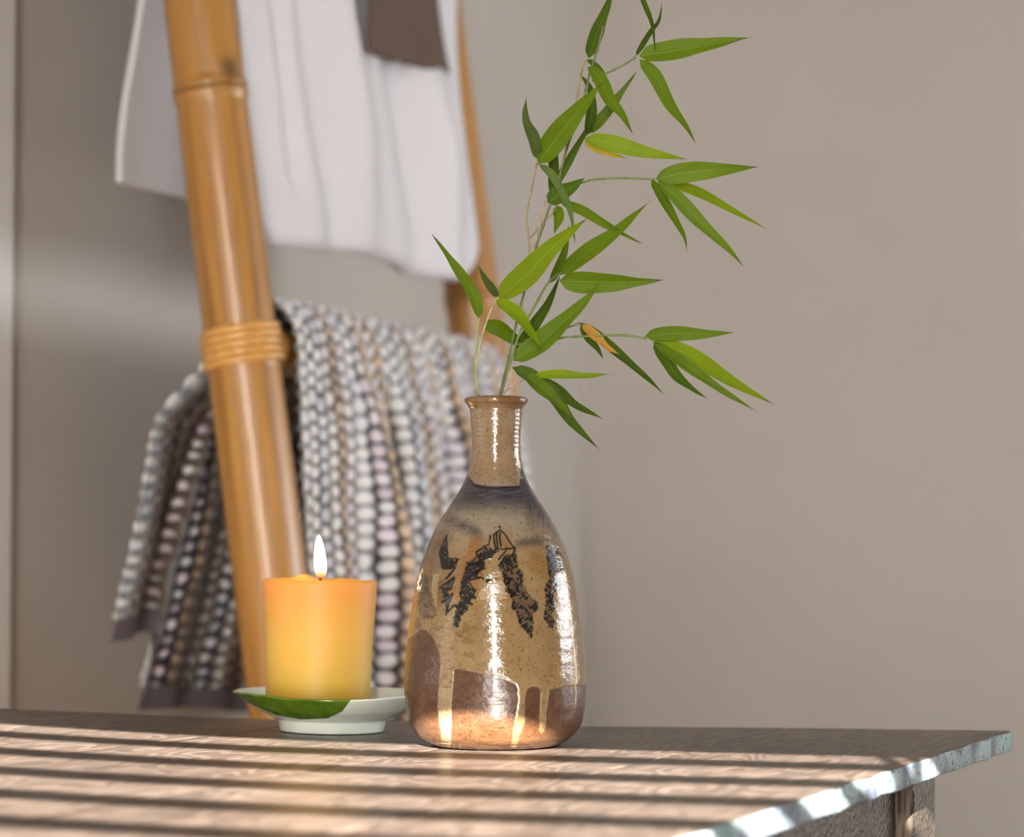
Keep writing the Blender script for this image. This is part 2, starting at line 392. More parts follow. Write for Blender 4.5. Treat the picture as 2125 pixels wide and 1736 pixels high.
# ------------------------------------------------------------------ table
UD = Vector((.386, .922, 0)).normalized(); VD = Vector((.922, -.386, 0)).normalized()
outline = []
for x, y in ((0, 1467), (240, 1477), (480, 1487), (850, 1493), (1215, 1504), (1700, 1508), (2050, 1512.5), (2200, 1514)):
    X = (x-1062)/F*1.85
    for _ in range(4):
        D = (H-float(warp(X)))*F/(y-1105); X = (x-1062)/F*D
    outline.append((X, D))
outline = [(-.75, 1.90), (-.5, 1.885)]+outline
ox, oy = zip(*outline)
def t_back(wv):
    lo, hi = .5, 3
    for _ in range(40):
        m = (lo+hi)/2; p = VD*wv+UD*m
        if p.y < np.interp(p.x, ox, oy): lo = m
        else: hi = m
    return lo
TT = .0135
table = empty('wooden_table', VD*-.75+UD*1.1+Vector((0, 0, ZF)), 'weathered brown plank table with chipped pale edge, striped by sunlight', 'table')
seams = [-.380, -.527, -.674, -.8405, -1.0, -1.16]
for i in range(5):
    w1, w0 = seams[i], seams[i+1]; g = .0004
    ws = np.linspace(w0+g, w1-(g if i else 0), 14); n = 60
    tf = .62
    top = np.zeros((n, len(ws), 3))
    for j, wv in enumerate(ws):
        tb = t_back(wv)
        tt = np.linspace(tf, tb, n)
        P = np.array([VD*wv+UD*t for t in tt]); P[:, 2] = warp(P[:, 0])
        if i == 0 and j == len(ws)-1:      # worn right edge: slight wobble
            P[:, 0] += .0012*np.sin(tt*90)+.0008*np.sin(tt*211+1)
        top[:, j] = P
    bot = top.copy(); bot[:, :, 2] = top[:, :, 2]-TT
    m = len(ws); V = np.concatenate([top.reshape(-1, 3), bot.reshape(-1, 3)]); B0 = n*m
    Fs = []; mi = []
    for a in range(n-1):
        for b_ in range(m-1):
            q = (a*m+b_, a*m+b_+1, (a+1)*m+b_+1, (a+1)*m+b_)
            Fs.append(q); mi.append(0); Fs.append(tuple(B0+x for x in reversed(q))); mi.append(0)
        Fs.append((a*m, (a+1)*m, B0+(a+1)*m, B0+a*m)); mi.append(0)
        r0, r1 = a*m+m-1, (a+1)*m+m-1
        Fs.append((r1, r0, B0+r0, B0+r1)); mi.append(1 if i == 0 else 0)
    for b_ in range(m-1):
        Fs.append((b_+1, b_, B0+b_, B0+b_+1)); mi.append(0)
        e = (n-1)*m+b_; Fs.append((e, e+1, B0+e+1, B0+e)); mi.append(0)
    uv = [(Vector(v).dot(VD), Vector(v).dot(UD)) for v in V]
    me = mesh(V, Fs, uvs=uv); o = link('plank', me, [M_wood, M_edge], table)
    me.polygons.foreach_set('material_index', mi)
    bevel(o, .0011 if i else .0018, 2)
def leg(p):   # p = outer front corner of the leg on the right side, box goes back along UD and inward along -VD
    o = link('leg', prism(p+zz*ZF, UD*.056, -VD*.056, zz*(-ZF-TT-.0002)), [M_dark, M_worn], table, False)
    for p_ in o.data.polygons:
        if p_.normal.dot(UD) < -.9: p_.material_index = 1
    bevel(o, .002); return o
P1 = Vector((.244, 1.619, 0)); 
leg(P1); wq = P1.dot(VD); tq = P1.dot(UD)
leg(VD*wq+UD*.68); leg(VD*-1.06+UD*(tq-.02)); leg(VD*-1.06+UD*.68)
for (a, b_, wd) in ((wq-.011, .68+.056, 'r'), (-1.07, .68+.056, 'l')):
    o = link('apron', prism(VD*a+UD*b_+zz*(-TT-.0925), -VD*.02, UD*((tq if wd == 'r' else tq-.02)-b_), zz*.092), M_dark, table, False); bevel(o, .0015)
for t in (tq+.02, .70):
    o = link('apron', prism(VD*(-1.06)+UD*t+zz*(-TT-.0925), VD*(1.06+wq-.056), UD*.02, zz*.092), M_dark, table, False); bevel(o, .0015)

# ------------------------------------------------------------------ vase
VX, VY = (1029.5-1062.5)/F*1.658, 1.658
VZ = float(warp(VX))+.0001
S = F/1.658
prof = [(1545, 0), (1545, 100), (1544, 121), (1541, 134), (1532, 150), (1520, 165), (1499, 179), (1474.5, 185.5), (1450, 188.5), (1426, 189.5), (1403, 189.3), (1378, 188), (1329, 183), (1281, 176.5), (1232.6, 169),
        (1191, 161), (1169, 154.5), (1145, 146.5), (1122, 137.5), (1099.5, 127), (1076, 114), (1053, 99), (1030, 84), (1007, 70), (984, 60), (961, 54), (938, 51), (904, 51), (869, 53.5), (852, 54.5), (845, 57.5), (838, 63), (833.5, 66), (830, 66.5), (826.5, 65), (824, 61), (823, 56)]
def densify(pr, n):
    c = catmull(pr, 2000); c = np.array(c); s = np.concatenate([[0], np.cumsum(np.hypot(*np.diff(c, axis=0).T))])
    t = np.linspace(0, s[-1], n); return np.stack([np.interp(t, s, c[:, 0]), np.interp(t, s, c[:, 1])], 1)
po = densify(prof[1:], 430)
po = np.concatenate([[[1545, 0], [1545, 60]], po])
pin = np.array([(823.5, 52), (827, 47), (838, 42), (870, 38), (940, 38), (985, 46), (1050, 84), (1150, 132), (1300, 165), (1450, 172), (1520, 140), (1528, 60), (1528, 0)], float)
pin = densify(pin, 60); pin[:, 1] = np.maximum(pin[:, 1], 0); pp = np.concatenate([po, pin])
NA = 700
th = np.linspace(-math.pi, math.pi, NA, endpoint=False)
rz = (1545-pp[:, 0])/S; rr = pp[:, 1]/S
outer = np.arange(len(pp)) < len(po)
TH_, RR = np.meshgrid(th, rr); ZZ = np.repeat(rz[:, None], NA, 1)
wob = np.where((outer & (rz > .004))[:, None], 1, 0)*(.0011*np.sin(3*TH_+1.0)*np.exp(-((ZZ-.05)/.05)**2)+.00004*np.sin(ZZ*700+2*TH_)*(ZZ < .19)+.00010*np.sin(ZZ*2300)*(ZZ > .185))
RR = RR+wob*(RR > .01)
XX = VX+RR*np.sin(TH_); YY = VY-RR*np.cos(TH_); ZW = VZ+ZZ
# painted glaze, computed as a pattern wrapped on the front and mirrored on the back
px, py = proj(XX, VY-RR*np.abs(np.cos(TH_)), ZW)
nr = np.random.RandomState(3)
def vnoise(x, y, sc, seed):
    r = np.random.RandomState(seed); G = r.rand(64, 64); x = x/sc; y = y/sc
    xi = np.floor(x).astype(int); yi = np.floor(y).astype(int); fx = x-xi; fy = y-yi; fx = fx*fx*(3-2*fx); fy = fy*fy*(3-2*fy)
    g = lambda a, b: G[a % 64, b % 64]
    return (g(xi, yi)*(1-fx)+g(xi+1, yi)*fx)*(1-fy)+(g(xi, yi+1)*(1-fx)+g(xi+1, yi+1)*fx)*fy
c3 = lambda P: [(820+x/4.34, 800+y/4.34) for x, y in P]
c4 = lambda P: [(820+x/4.133, 1160+y/4.133) for x, y in P]
def inpoly(P, X, Y):
    ins = np.zeros(X.shape, bool); n = len(P)
    for i in range(n):
        x1, y1 = P[i]; x2, y2 = P[(i+1) % n]
        if y1 == y2: continue
        c = ((y1 > Y) != (y2 > Y)) & (X < (x2-x1)*(Y-y1)/(y2-y1)+x1); ins ^= c
    return ins
def seg_d(P, X, Y, rmax):
    d = np.full(X.shape, 1e3)
    for (x1, y1), (x2, y2) in zip(P[:-1], P[1:]):
        bb = (X > min(x1, x2)-rmax) & (X < max(x1, x2)+rmax) & (Y > min(y1, y2)-rmax) & (Y < max(y1, y2)+rmax)
        if not bb.any(): continue
        xs, ys = X[bb], Y[bb]; dx, dy = x2-x1, y2-y1; L = dx*dx+dy*dy+1e-9
        t = np.clip(((xs-x1)*dx+(ys-y1)*dy)/L, 0, 1); dd = np.hypot(xs-x1-t*dx, ys-y1-t*dy)
        d[bb] = np.minimum(d[bb], dd)
    return d
sm = lambda a, b, x: np.clip((x-a)/(b-a), 0, 1)**2*(3-2*np.clip((x-a)/(b-a), 0, 1))
jx = px+2.2*(vnoise(px, py, 9, 1)-.5)+3.0*(vnoise(px, py, 26, 2)-.5); jy = py+2.2*(vnoise(px, py, 9, 5)-.5)+3.0*(vnoise(px, py, 26, 6)-.5)
tan = np.array([.47, .335, .175]); grey = np.array([.46, .385, .285]); och = np.array([.42, .24, .085])
Cc = np.ones(px.shape+(3,))*grey
def over(col, a):
    global Cc
    a = np.clip(a, 0, 1)[..., None]; Cc = Cc*(1-a)+np.array(col)*a
over((.47, .34, .21), sm(1040, 960, py)*.9)
over((.38, .22, .11), sm(862, 828, py)*.9)
over(tan, sm(1085, 1150, py+20*(vnoise(px, py, 40, 8)-.5)))
over(och, sm(.5, .75, vnoise(px, py*.45, 24, 9))*sm(1090, 1130, py)*sm(1300, 1200, py)*.8)
over((.30, .20, .08), sm(.52, .8, vnoise(px, py, 14, 10))*sm(1250, 1290, py)*sm(1010, 960, px)*.7)
# blue-grey brushed band on the shoulder
edge = np.interp(px, [820, 973, 985, 1000, 1020, 1078, 1080, 1083, 1240], [985, 990, 1003, 1007, 1009, 1008, 985, 955, 955])
str_ = vnoise(px*.25, py, 3.2, 11); str2 = vnoise(px, py*.14+px*.25, 3.0, 12)
wash = sm(edge-1, edge+2, py)*sm(1088, 1036, py+14*str_)*(.68+.32*str_)
over((.035, .038, .085), wash*.98)
over((.012, .012, .055), np.exp(-((py-edge-2.5)/2.8)**2)*.95)
rb = sm(1083, 1100, px)*sm(1000, 1025, py)*sm(1135, 1075, py+(1160-px)*.4)*(.35+.65*str2)
over((.035, .035, .07), rb*.9)
lw = np.exp(-((py-(1090+(px-960)*.42))/13)**2)*sm(900, 945, px)*sm(1010, 985, px)*(.5+.5*str_)
over((.06, .06, .07), lw*.85)
over((.10, .11, .13), np.exp(-((py-1124+(px-1100)*.1)/9)**2)*sm(1062, 1080, px)*sm(1150, 1110, px)*.7)
over((.10, .09, .07), sm(1150, 1190, px)*sm(1020, 1060, py)*sm(1160, 1110, py)*.6*(.4+.6*str2))
over((.10, .09, .065), sm(960, 900, px)*sm(1050, 1080, py)*sm(1300, 1200, py)*.55*(.3+.7*vnoise(px, py, 12, 14)))
# light streaks and patches
for P, col in ((c4([(700, 345), (740, 250), (850, 190), (950, 180), (965, 335), (850, 352)]), (.66, .54, .38)),
               (c4([(1400, 300), (1430, 230), (1500, 290), (1495, 440), (1450, 400)]), (.62, .54, .40)),
               (c4([(320, 130), (370, 120), (360, 420), (320, 400)]), (.55, .45, .25))):
    over(col, inpoly(P, jx, jy)*.9)
# black scribbled pines
ink = (.012, .012, .020)
S3 = [[(935, 1300), (892, 1340), (900, 1440), (920, 1480)], [(935, 1300), (990, 1340), (1040, 1410), (1080, 1470), (1060, 1520), (990, 1590)], [(940, 1470), (1060, 1470)],
      [(862, 1350), (850, 1430), (800, 1450), (735, 1495), (740, 1530), (900, 1490), (905, 1465)], [(780, 1540), (905, 1505)], [(800, 1560), (880, 1530)], [(800, 1550), (870, 1545)],
      [(755, 1540), (795, 1600), (810, 1640), (700, 1690), (620, 1735)], [(780, 1570), (650, 1640), (640, 1672), (790, 1600)], [(700, 1580), (650, 1660)], [(940, 1330), (950, 1440)], [(915, 1330), (925, 1470)],
      [(990, 1560), (940, 1620)], [(1000, 1490), (940, 1560)], [(462, 1350), (400, 1500), (430, 1640)], [(462, 1350), (470, 1500), (450, 1640)], [(400, 1500), (445, 1560), (420, 1600)], [(450, 1640), (530, 1620), (500, 1560), (570, 1560), (530, 1612)],
      [(450, 1735), (535, 1650)], [(936, 1268), (938, 1276)], [(500, 1580), (460, 1600), (520, 1640)]]
S4 = [[(500, 20), (400, 50), (520, 75), (420, 60)], [(500, 150), (390, 240), (470, 252), (505, 165)], [(410, 325), (460, 310), (408, 370), (490, 300), (430, 470), (505, 400)], [(490, 290), (440, 340)],
      [(620, 30), (750, 60), (600, 180), (745, 150), (760, 165)], [(585, 185), (650, 210), (690, 270), (600, 230)], [(600, 200), (570, 300), (640, 290), (690, 330), (600, 330)], [(575, 330), (660, 380), (560, 370), (620, 430), (530, 400), (580, 470), (520, 450), (560, 520), (505, 500), (545, 570)],
      [(790, 190), (820, 150), (805, 180)], [(560, 290), (640, 260)], [(520, 400), (600, 400)], [(640, 60), (720, 30)], [(620, 110), (700, 110)]]
def scribble(spine, wd, step, seed):
    r = np.random.RandomState(seed); c = catmull(spine, int(step)); out = []
    for i, p in enumerate(c):
        sgn = 1 if i % 2 else -1
        d = c[min(i+1, len(c)-1)]-c[max(i-1, 0)]; nrm = np.array([-d[1], d[0]])/(np.hypot(*d)+1e-6)
        out.append(tuple(p+nrm*sgn*wd*(.5+.6*r.rand())+r.randn(2)*wd*.25))
    return out
strokes = [(c3(s), 1.9) for s in S3]+[(c4(s), 2.1) for s in S4]
c5 = lambda P: [(809+x/2.2, 788+y/2.2) for x, y in P]
pines = [[(520, 800), (575, 790), (585, 850), (612, 880), (608, 930), (628, 960), (650, 1000), (684, 1010), (682, 1052), (652, 1070), (660, 1120), (650, 1180), (620, 1150), (588, 1110), (575, 1060), (552, 1040), (560, 1000), (530, 970), (520, 900), (500, 850)],
         [(715, 755), (762, 758), (792, 800), (803, 850), (780, 920), (762, 945), (745, 1000), (758, 1040), (738, 1075), (756, 1100), (742, 1134), (722, 1125), (702, 1090), (716, 1020), (703, 950), (727, 900), (713, 830)],
         [(440, 760), (505, 785), (440, 810), (432, 850), (400, 890), (430, 895), (350, 925), (388, 970), (370, 1010), (352, 1060), (325, 1080), (310, 1130), (285, 1120), (300, 1060), (325, 1010), (320, 960), (330, 900), (345, 850), (395, 800)],
         [(256, 708), (268, 790), (292, 830), (318, 812), (305, 850), (270, 868), (238, 862), (225, 800), (240, 760)],
         [(290, 890), (285, 930), (262, 965), (285, 1000), (262, 1060), (245, 1000), (238, 955)], [(440, 900), (462, 892), (465, 912), (445, 928)], [(165, 880), (185, 960), (215, 1060), (200, 1090), (150, 1090), (125, 1020), (140, 940)]]
inkm = np.zeros(px.shape)
for P, r in strokes:
    d = seg_d(P, jx, jy, 6); inkm = np.maximum(inkm, sm(r+.9, r-.6, d))
wash2 = np.zeros(px.shape)
for P in (c4([(1000, -10), (950, 70), (1060, 200), (1010, 290), (1120, 350), (1060, 430), (1110, 520), (1150, 640)]), c4([(1330, -80), (1350, 40), (1400, 130), (1310, 230), (1350, 330), (1320, 430), (1335, 570)])):
    wash2 = np.maximum(wash2, sm(14, 6, seg_d(P, jx, jy, 16)))
ta = vnoise(px, py, 17, 31); d1 = px*.55+py*.84; d2 = px*.80-py*.60
hat = np.where(ta > .5, np.sin(2*np.pi*d1/7+9*vnoise(px, py, 11, 32)), np.sin(2*np.pi*d2/7+9*vnoise(px, py, 11, 33)))
for i, P in enumerate(pines):
    ip = inpoly(c5(P), jx+3*(vnoise(px, py, 4, 34)-.5), jy+3*(vnoise(px, py, 4, 35)-.5))
    over((.13, .10, .08), ip*(.7 if i != 6 else .25)); inkm = np.maximum(inkm, ip*sm(-.15, .35, .8*hat+3.0*(vnoise(px, py, 6, 36)-.5)+.12)*(1 if i != 6 else .45))
over((.10, .085, .08), wash2*0*.75*(.6+.4*vnoise(px, py, 6, 30)))
over(ink, inkm*.95*outer[:, None])
# bare clay patches below the glaze runs
BIG = 2400
BP = []; bare = np.zeros(px.shape, bool)
for P in (c4([(-200, 760), (60, 730), (150, 660), (205, 598), (265, 605), (330, 680), (375, 800), (385, 900), (372, 1100), (362, 1250), (385, 1450), (430, BIG), (-200, BIG)]),
          c4([(485, 1100), (500, 945), (530, 935), (640, 955), (780, 985), (880, 990), (960, 1025), (1040, 1065), (1062, 1110), (1060, 1220), (1030, 1400), (1000, 1610), (1040, 1625), (1075, 1500), (1105, 1400), (1112, 1200), (1130, 1110), (1170, 1088), (1230, 1092), (1256, 1125), (1250, 1300), (1240, 1480), (1262, 1500), (1285, 1480), (1300, 1300), (1320, 1120), (1345, 1104), (1430, 1095), (1535, 1080), (1545, 1180), (1560, 1080), (2000, 1050), (2000, BIG), (480, BIG), (470, 1450)])):
    BP.append(P); bare |= inpoly(P, px+.6*(jx-px), py+.6*(jy-py))
bf = bare & outer[:, None]
over((.62, .50, .33), (inpoly(c4([(360, 1100), (480, 1100), (480, 1620), (430, 1620), (370, 1400)]), px, py) & ~bf)*.7)
lip = np.zeros(px.shape)
for P in BP: lip = np.maximum(lip, sm(3.0, .8, seg_d(P+P[:1], px+.6*(jx-px), py+.6*(jy-py), 5)))
over((.60, .50, .36), lip*.55*outer[:, None]*(py < 1500))  # pale glaze rim, with its edge highlight lightened into the colour
over((.185, .092, .048), bf*(1-lip*.5)*.97)
over((.33, .17, .07), bf*sm(1500, 1545, py)*.5)
over((.30, .17, .09), bf*sm(.45, .8, vnoise(px, py, 5, 20))*.35)
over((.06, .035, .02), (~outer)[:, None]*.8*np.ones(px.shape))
RR = RR-.00045*bf; XX = VX+RR*np.sin(TH_); YY = VY-RR*np.cos(TH_)
me = grid_mesh(np.stack([XX, YY, ZW], -1), wrap=True)
vcol(me, 'glaze', Cc**1.18*.62); vflt(me, 'bare', bf.astype(float))
vase = link('stoneware_vase', me, M_vase)
tag(vase, 'brown stoneware bottle vase with dark painted pines and glaze runs, holding bamboo', 'vase')

# ------------------------------------------------------------------ saucer, candle
SX, SY = (690-1062)/F*1.77, 1.77
sz = float(warp(SX)); slope = float(-2*.086*(-SX-.03))
saucer = empty('saucer', (SX, SY, sz+.0004)); saucer.rotation_euler = (0, 0, 0)
# z rises towards -x : rotate about y
ang = math.atan(-slope)
saucer.rotation_euler = (0, ang, 0)
tag(saucer, 'white footed porcelain saucer with green leaf painted on its rim, under the candle', 'saucer')
sp = [(0, .0060), (.030, .0060), (.0325, .004), (.0330, .0006), (.0338, 0), (.0346, .0006), (.0356, .0060), (.0362, .0078), (.041, .0098), (.050, .0150), (.058, .0208), (.0632, .0246), (.0642, .0254), (.0638, .0262), (.0625, .0258), (.057, .0222), (.049, .0170), (.041, .0128), (.036, .0118), (.02, .0115), (0, .0115)]
spd = [sp[0]]
for a_, b_ in zip(sp[:-1], sp[1:]):
    n = max(1, int(math.hypot(b_[0]-a_[0], b_[1]-a_[1])/.0005))
    for k in range(1, n+1): spd.append((a_[0]+(b_[0]-a_[0])*k/n, a_[1]+(b_[1]-a_[1])*k/n))
spd = np.array(spd); NA2 = 640
th = np.linspace(-math.pi, math.pi, NA2, endpoint=False)   # 0 = towards camera, positive = right
T2, R2 = np.meshgrid(th, spd[:, 0]); Z2 = np.repeat(spd[:, 1][:, None], NA2, 1).copy()
k = sm(.04, .063, R2)
Z2 -= k*.0016*sm(-.75, -.35, T2)*sm(.9, .2, T2)
R2 = R2*(1+k*(.035*np.exp(-((T2+1.35)/.35)**2)-.018*np.exp(-((T2+.50)/.10)**2)))
me = grid_mesh(np.stack([R2*np.sin(T2), -R2*np.cos(T2), Z2], -1), wrap=True)
idx = np.arange(len(spd)); rim_i = int(np.argmax(spd[:, 1]))
outside = (idx <= rim_i+1)[:, None] & (spd[:, 1] > .0085)[:, None]
xx = R2*np.sin(T2)
lowb = np.interp(xx, [-.066, -.055, -.035, -.018, 0, .010, .0165], [.0250, .0190, .0118, .0098, .0112, .0165, .0255])
paint = outside & (Z2 > lowb) & (np.cos(T2) > -.05) & (xx < .0165)
vflt(me, 'leaf_paint', paint.astype(float))
o = link('dish', me, M_porc); o.parent = saucer

CY = 1.771
cx = (660.8-1062.5)/F*CY
cz = sz+.0004+.0117+math.tan(-ang)*0
candle = empty('pillar_candle', (cx, CY, cz+.0002)); candle.rotation_euler = (0, ang, 0)
tag(candle, 'lit honey yellow pillar candle with a flared top standing on the saucer', 'candle')
HC = .0885
cp = [(0, 0), (.0325, 0), (.0342, .0008), (.0348, .003), (.0350, .02), (.0358, .045), (.0370, .066), (.0378, .080), (.0380, .0860), (.0377, .0880), (.0366, HC), (.0352, .0881), (.0335, .085), (.029, .0825), (.02, .0815), (.008, .0812), (0, .0812)]
cd = [cp[0]]
for a_, b_ in zip(cp[:-1], cp[1:]):
    n = max(1, int(math.hypot(b_[0]-a_[0], b_[1]-a_[1])/.002))
    for k in range(1, n+1): cd.append((a_[0]+(b_[0]-a_[0])*k/n, a_[1]+(b_[1]-a_[1])*k/n))
cd = np.array(cd); T2, R2 = np.meshgrid(np.linspace(-math.pi, math.pi, 120, endpoint=False), cd[:, 0]); Z2 = np.repeat(cd[:, 1][:, None], 120, 1).copy()
hi = sm(.082, HC, Z2)*(R2 > .030)
Z2 += hi*(.0034*np.exp(-((np.abs(T2)-2.72)/.20)**2)*(T2 < 0)+.0004*np.sin(5*T2))
R2 -= hi*.006*np.exp(-((np.abs(T2)-2.72)/.25)**2)*(T2 < 0)
me = grid_mesh(np.stack([R2*np.sin(T2), -R2*np.cos(T2), Z2], -1), wrap=True); o = link('wax', me, M_wax); o.parent = candle
o = link('wick', tube([(.001, 0, .0805), (.0006, 0, .0855), (0, 0, .0895), (.0005, -.0005, .0925)], [.0011, .0011, .0010, .0007], 8), M_wick); o.parent = candle
fp = [(0, 0), (.0022, .0010), (.0036, .004), (.0040, .008), (.0039, .013), (.0033, .0185), (.0024, .0235), (.0014, .0268), (.0006, .0285), (0, .0293)]
fp = np.array(catmull(fp, 40)); T2, R2 = np.meshgrid(np.linspace(-math.pi, math.pi, 32, endpoint=False), np.maximum(0, fp[:, 0])); Z2 = np.repeat(fp[:, 1][:, None], 32, 1)
me = grid_mesh(np.stack([R2*np.sin(T2)-Z2*.07+.0008, -R2*np.cos(T2), Z2], -1), wrap=True)
fl = link('flame', me, M_flame); fl.parent = candle; fl.location = (-.0002, 0, .0888)
pl = bpy.data.lights.new('candle_glow', 'POINT'); plo = bpy.data.objects.new('candle_glow', pl); COL.objects.link(plo)
pl.energy = .16; pl.color = (1, .55, .2); pl.shadow_soft_size = .004; plo.location = (cx-.001, CY, cz+.103)

# ------------------------------------------------------------------ bamboo ladder
ZR = .2936; LEAN = .1376
NEAR = Vector((-.235, 2.30, 0)); RW = .66
def rail(s, z): return NEAR+E2*s+E1*((ZR-z)*LEAN)+Vector((0, 0, z))
z_top = 1.66
ladder = empty('bamboo_ladder', rail(RW/2, ZF), 'golden bamboo ladder leaning on the wall behind the table, hung with towels', 'ladder')
def bamboo(name, p0, p1, r0, r1, nodes, knots=(), seg=40, n=None):
    """pole from p0 to p1; nodes = distances along; knots=(dist, angle)"""
    p0, p1 = Vector(p0), Vector(p1); d = p1-p0; L = d.length; d.normalize(); x, y = frame(d)
    ts = set(np.linspace(0, L, int(L/.02)).tolist())
    for q in nodes: ts |= set((q+np.linspace(-.016, .016, 17)).tolist())
    for q, a in knots: ts |= set((q+np.linspace(-.02, .02, 15)).tolist())
    ts = np.array(sorted(t for t in ts if 0 <= t <= L)); A = np.linspace(0, 2*math.pi, seg, endpoint=False)
    P = np.zeros((len(ts), seg+0, 3)); UV = np.zeros((len(ts), seg, 2)); mk = np.zeros((len(ts), seg))
    for i, t in enumerate(ts):
        r = r0+(r1-r0)*t/L; g = 0; dark = 0
        for q in nodes:
            u = t-q
            r += .0022*math.exp(-((abs(u)-.0035)/.004)**2)-.0016*math.exp(-(u/.0013)**2)
            dark = max(dark, .75*math.exp(-(u/.0018)**2))
        for k, a in enumerate(A):
            rk = r; dk = dark
            for q, ka in knots:
                da = (a-ka+math.pi) % (2*math.pi)-math.pi; w_ = math.exp(-((t-q)/.010)**4-(da*r/.009)**4)
                rk += .0035*w_; dk = max(dk, .9*w_)
            v = p0+d*t+(x*math.cos(a)+y*math.sin(a))*rk
            P[i, k] = v; UV[i, k] = (abs(a/math.pi-1)*1.0, t); mk[i, k] = dk
    c0 = np.repeat(np.array(p0)[None, None], seg, 1); c1 = np.repeat(np.array(p1)[None, None], seg, 1)
    P = np.concatenate([c0, P, c1]); UV = np.concatenate([UV[:1], UV, UV[-1:]]); mk = np.concatenate([mk[:1], mk, mk[-1:]])
    me = grid_mesh(P, UV, wrap=True); vflt(me, 'node_mark', mk)
    return link(name, me, M_bamboo, ladder)
def dist_for(z): return (rail(0, z)-rail(0, ZF)).length
za = lambda y: ray(440, y, 2.28).z
bamboo('rail', rail(0, ZF), rail(0, z_top), .0345, .0285, [dist_for(z) for z in (-.45, -.16, za(745)+.004, za(180), za(-620), za(-1100))], [(dist_for(za(150)), 3.85)])
bamboo('rail', rail(RW, ZF), rail(RW, z_top), .0335, .0275, [dist_for(z) for z in (-.38, -.05, .392, .82, 1.2)], [])
RUNGS = [-.28, ZR, .80, 1.30]
for z in RUNGS:
    a_, b_ = rail(.02, z), rail(RW-.02, z)
    bamboo('rung', a_, b_, .021, .021, [.2, .43])
def wraps(c, ax, r, n, wd, name='binding'):
    """n turns of cane side by side around axis ax at centre c"""
    ax = Vector(ax).normalized(); x, y = frame(ax); P = []; tot = 48*n
    for i in range(tot+1):
        a = 2*math.pi*i/48; off = (i/tot-.5)*wd
        P.append(Vector(c)+ax*off+(x*math.cos(a)+y*math.sin(a))*(r+.0003*math.sin(i*.05)))
    return link(name, tube(P, wd/n*.56, 8), M_rattan, ladder)
axr = (rail(0, 1)-rail(0, 0)).normalized()
for s, sg in ((0, 1), (RW, -1)):
    for z in RUNGS:
        rr_ = .0345+(.0285-.0345)*(z-ZF)/(z_top-ZF)
        wraps(rail(s, z), axr, rr_+.0005, 5, .034)
        wraps(rail(s+sg*(rr_+.006), z), E2, .024, 4, .015)

# ------------------------------------------------------------------ cloths
def sstep(a, b, x):
    t = np.clip((x-a)/(b-a), 0, 1); return t*t*(3-2*t)
def cloth(name, zr, s0, s1, ns, r, Lf, Lb, front, back, vstep, thick, mats, colour=None, relief=None, curl=0):
    """cloth over the rung at height zr. Lf/Lb: hem depth as functions of s; front/back(s, d): distance from rung axis away from / to the wall"""
    s = np.linspace(s0, s1, ns); Lbm = float(np.max(Lb(s))); Lfm = float(np.max(Lf(s)))
    nb, na, nf, nc = int(Lbm/vstep), max(8, int(math.pi*r/vstep)), int(Lfm/vstep), (14 if curl else 0)
    rows = []; arc = []
    O = rail(0, zr)
    for i in range(nb):
        f = 1-i/nb; d = f*Lb(s); rows.append((-back(s, d), -d)); arc.append(-d-math.pi*r/2)
    for i in range(na+1):
        a = math.pi*(1-i/na); rows.append((np.where(math.cos(a) < 0, back(s, 0*s), front(s, 0*s))*math.cos(a), r*math.sin(a)*np.ones_like(s))); arc.append((i/na-.5)*math.pi*r*np.ones_like(s))
    for i in range(1, nf+1):
        d = i/nf*Lf(s); rows.append((front(s, d), -d)); arc.append(d+math.pi*r/2)
    if curl:
        base = rows[-1]
        for i in range(1, nc+1):
            a = math.pi*i/nc; rows.append((base[0]-curl*(1-math.cos(a)), base[1]-curl*math.sin(a))); arc.append(arc[nb+na+nf]+curl*a)
        for i in range(1, 10): rows.append((base[0]-2*curl, base[1]+.008*i)); arc.append(arc[-1]+.008)
    P = np.zeros((len(rows), ns, 3)); 
    e1, e2 = np.array(E1), np.array(E2)
    for i, (pp_, zz_) in enumerate(rows):
        P[i] = np.array(O)+e2*s[:, None]+e1*np.asarray(pp_)[:, None]; P[i, :, 2] = zr+zz_
    A = np.stack(arc); SS = np.repeat(s[None], len(rows), 0)
    if relief is not None:
        gu = np.gradient(P, axis=0); gv = np.gradient(P, axis=1); nn = np.cross(gu, gv); nn /= np.linalg.norm(nn, axis=2, keepdims=True)+1e-9
        hh, cc = relief(SS, A)
        sgn = np.sign(np.sum(nn[nb+na//2, ns//2]*np.array([0, 0, 1])))
        P = P+nn*hh[..., None]*sgn
    me = grid_mesh(P)
    if relief is not None: vcol(me, 'yarn', cc)
    o = link(name, me, mats)
    m = o.modifiers.new('t', 'SOLIDIFY'); m.thickness = thick; m.offset = 0
    return o
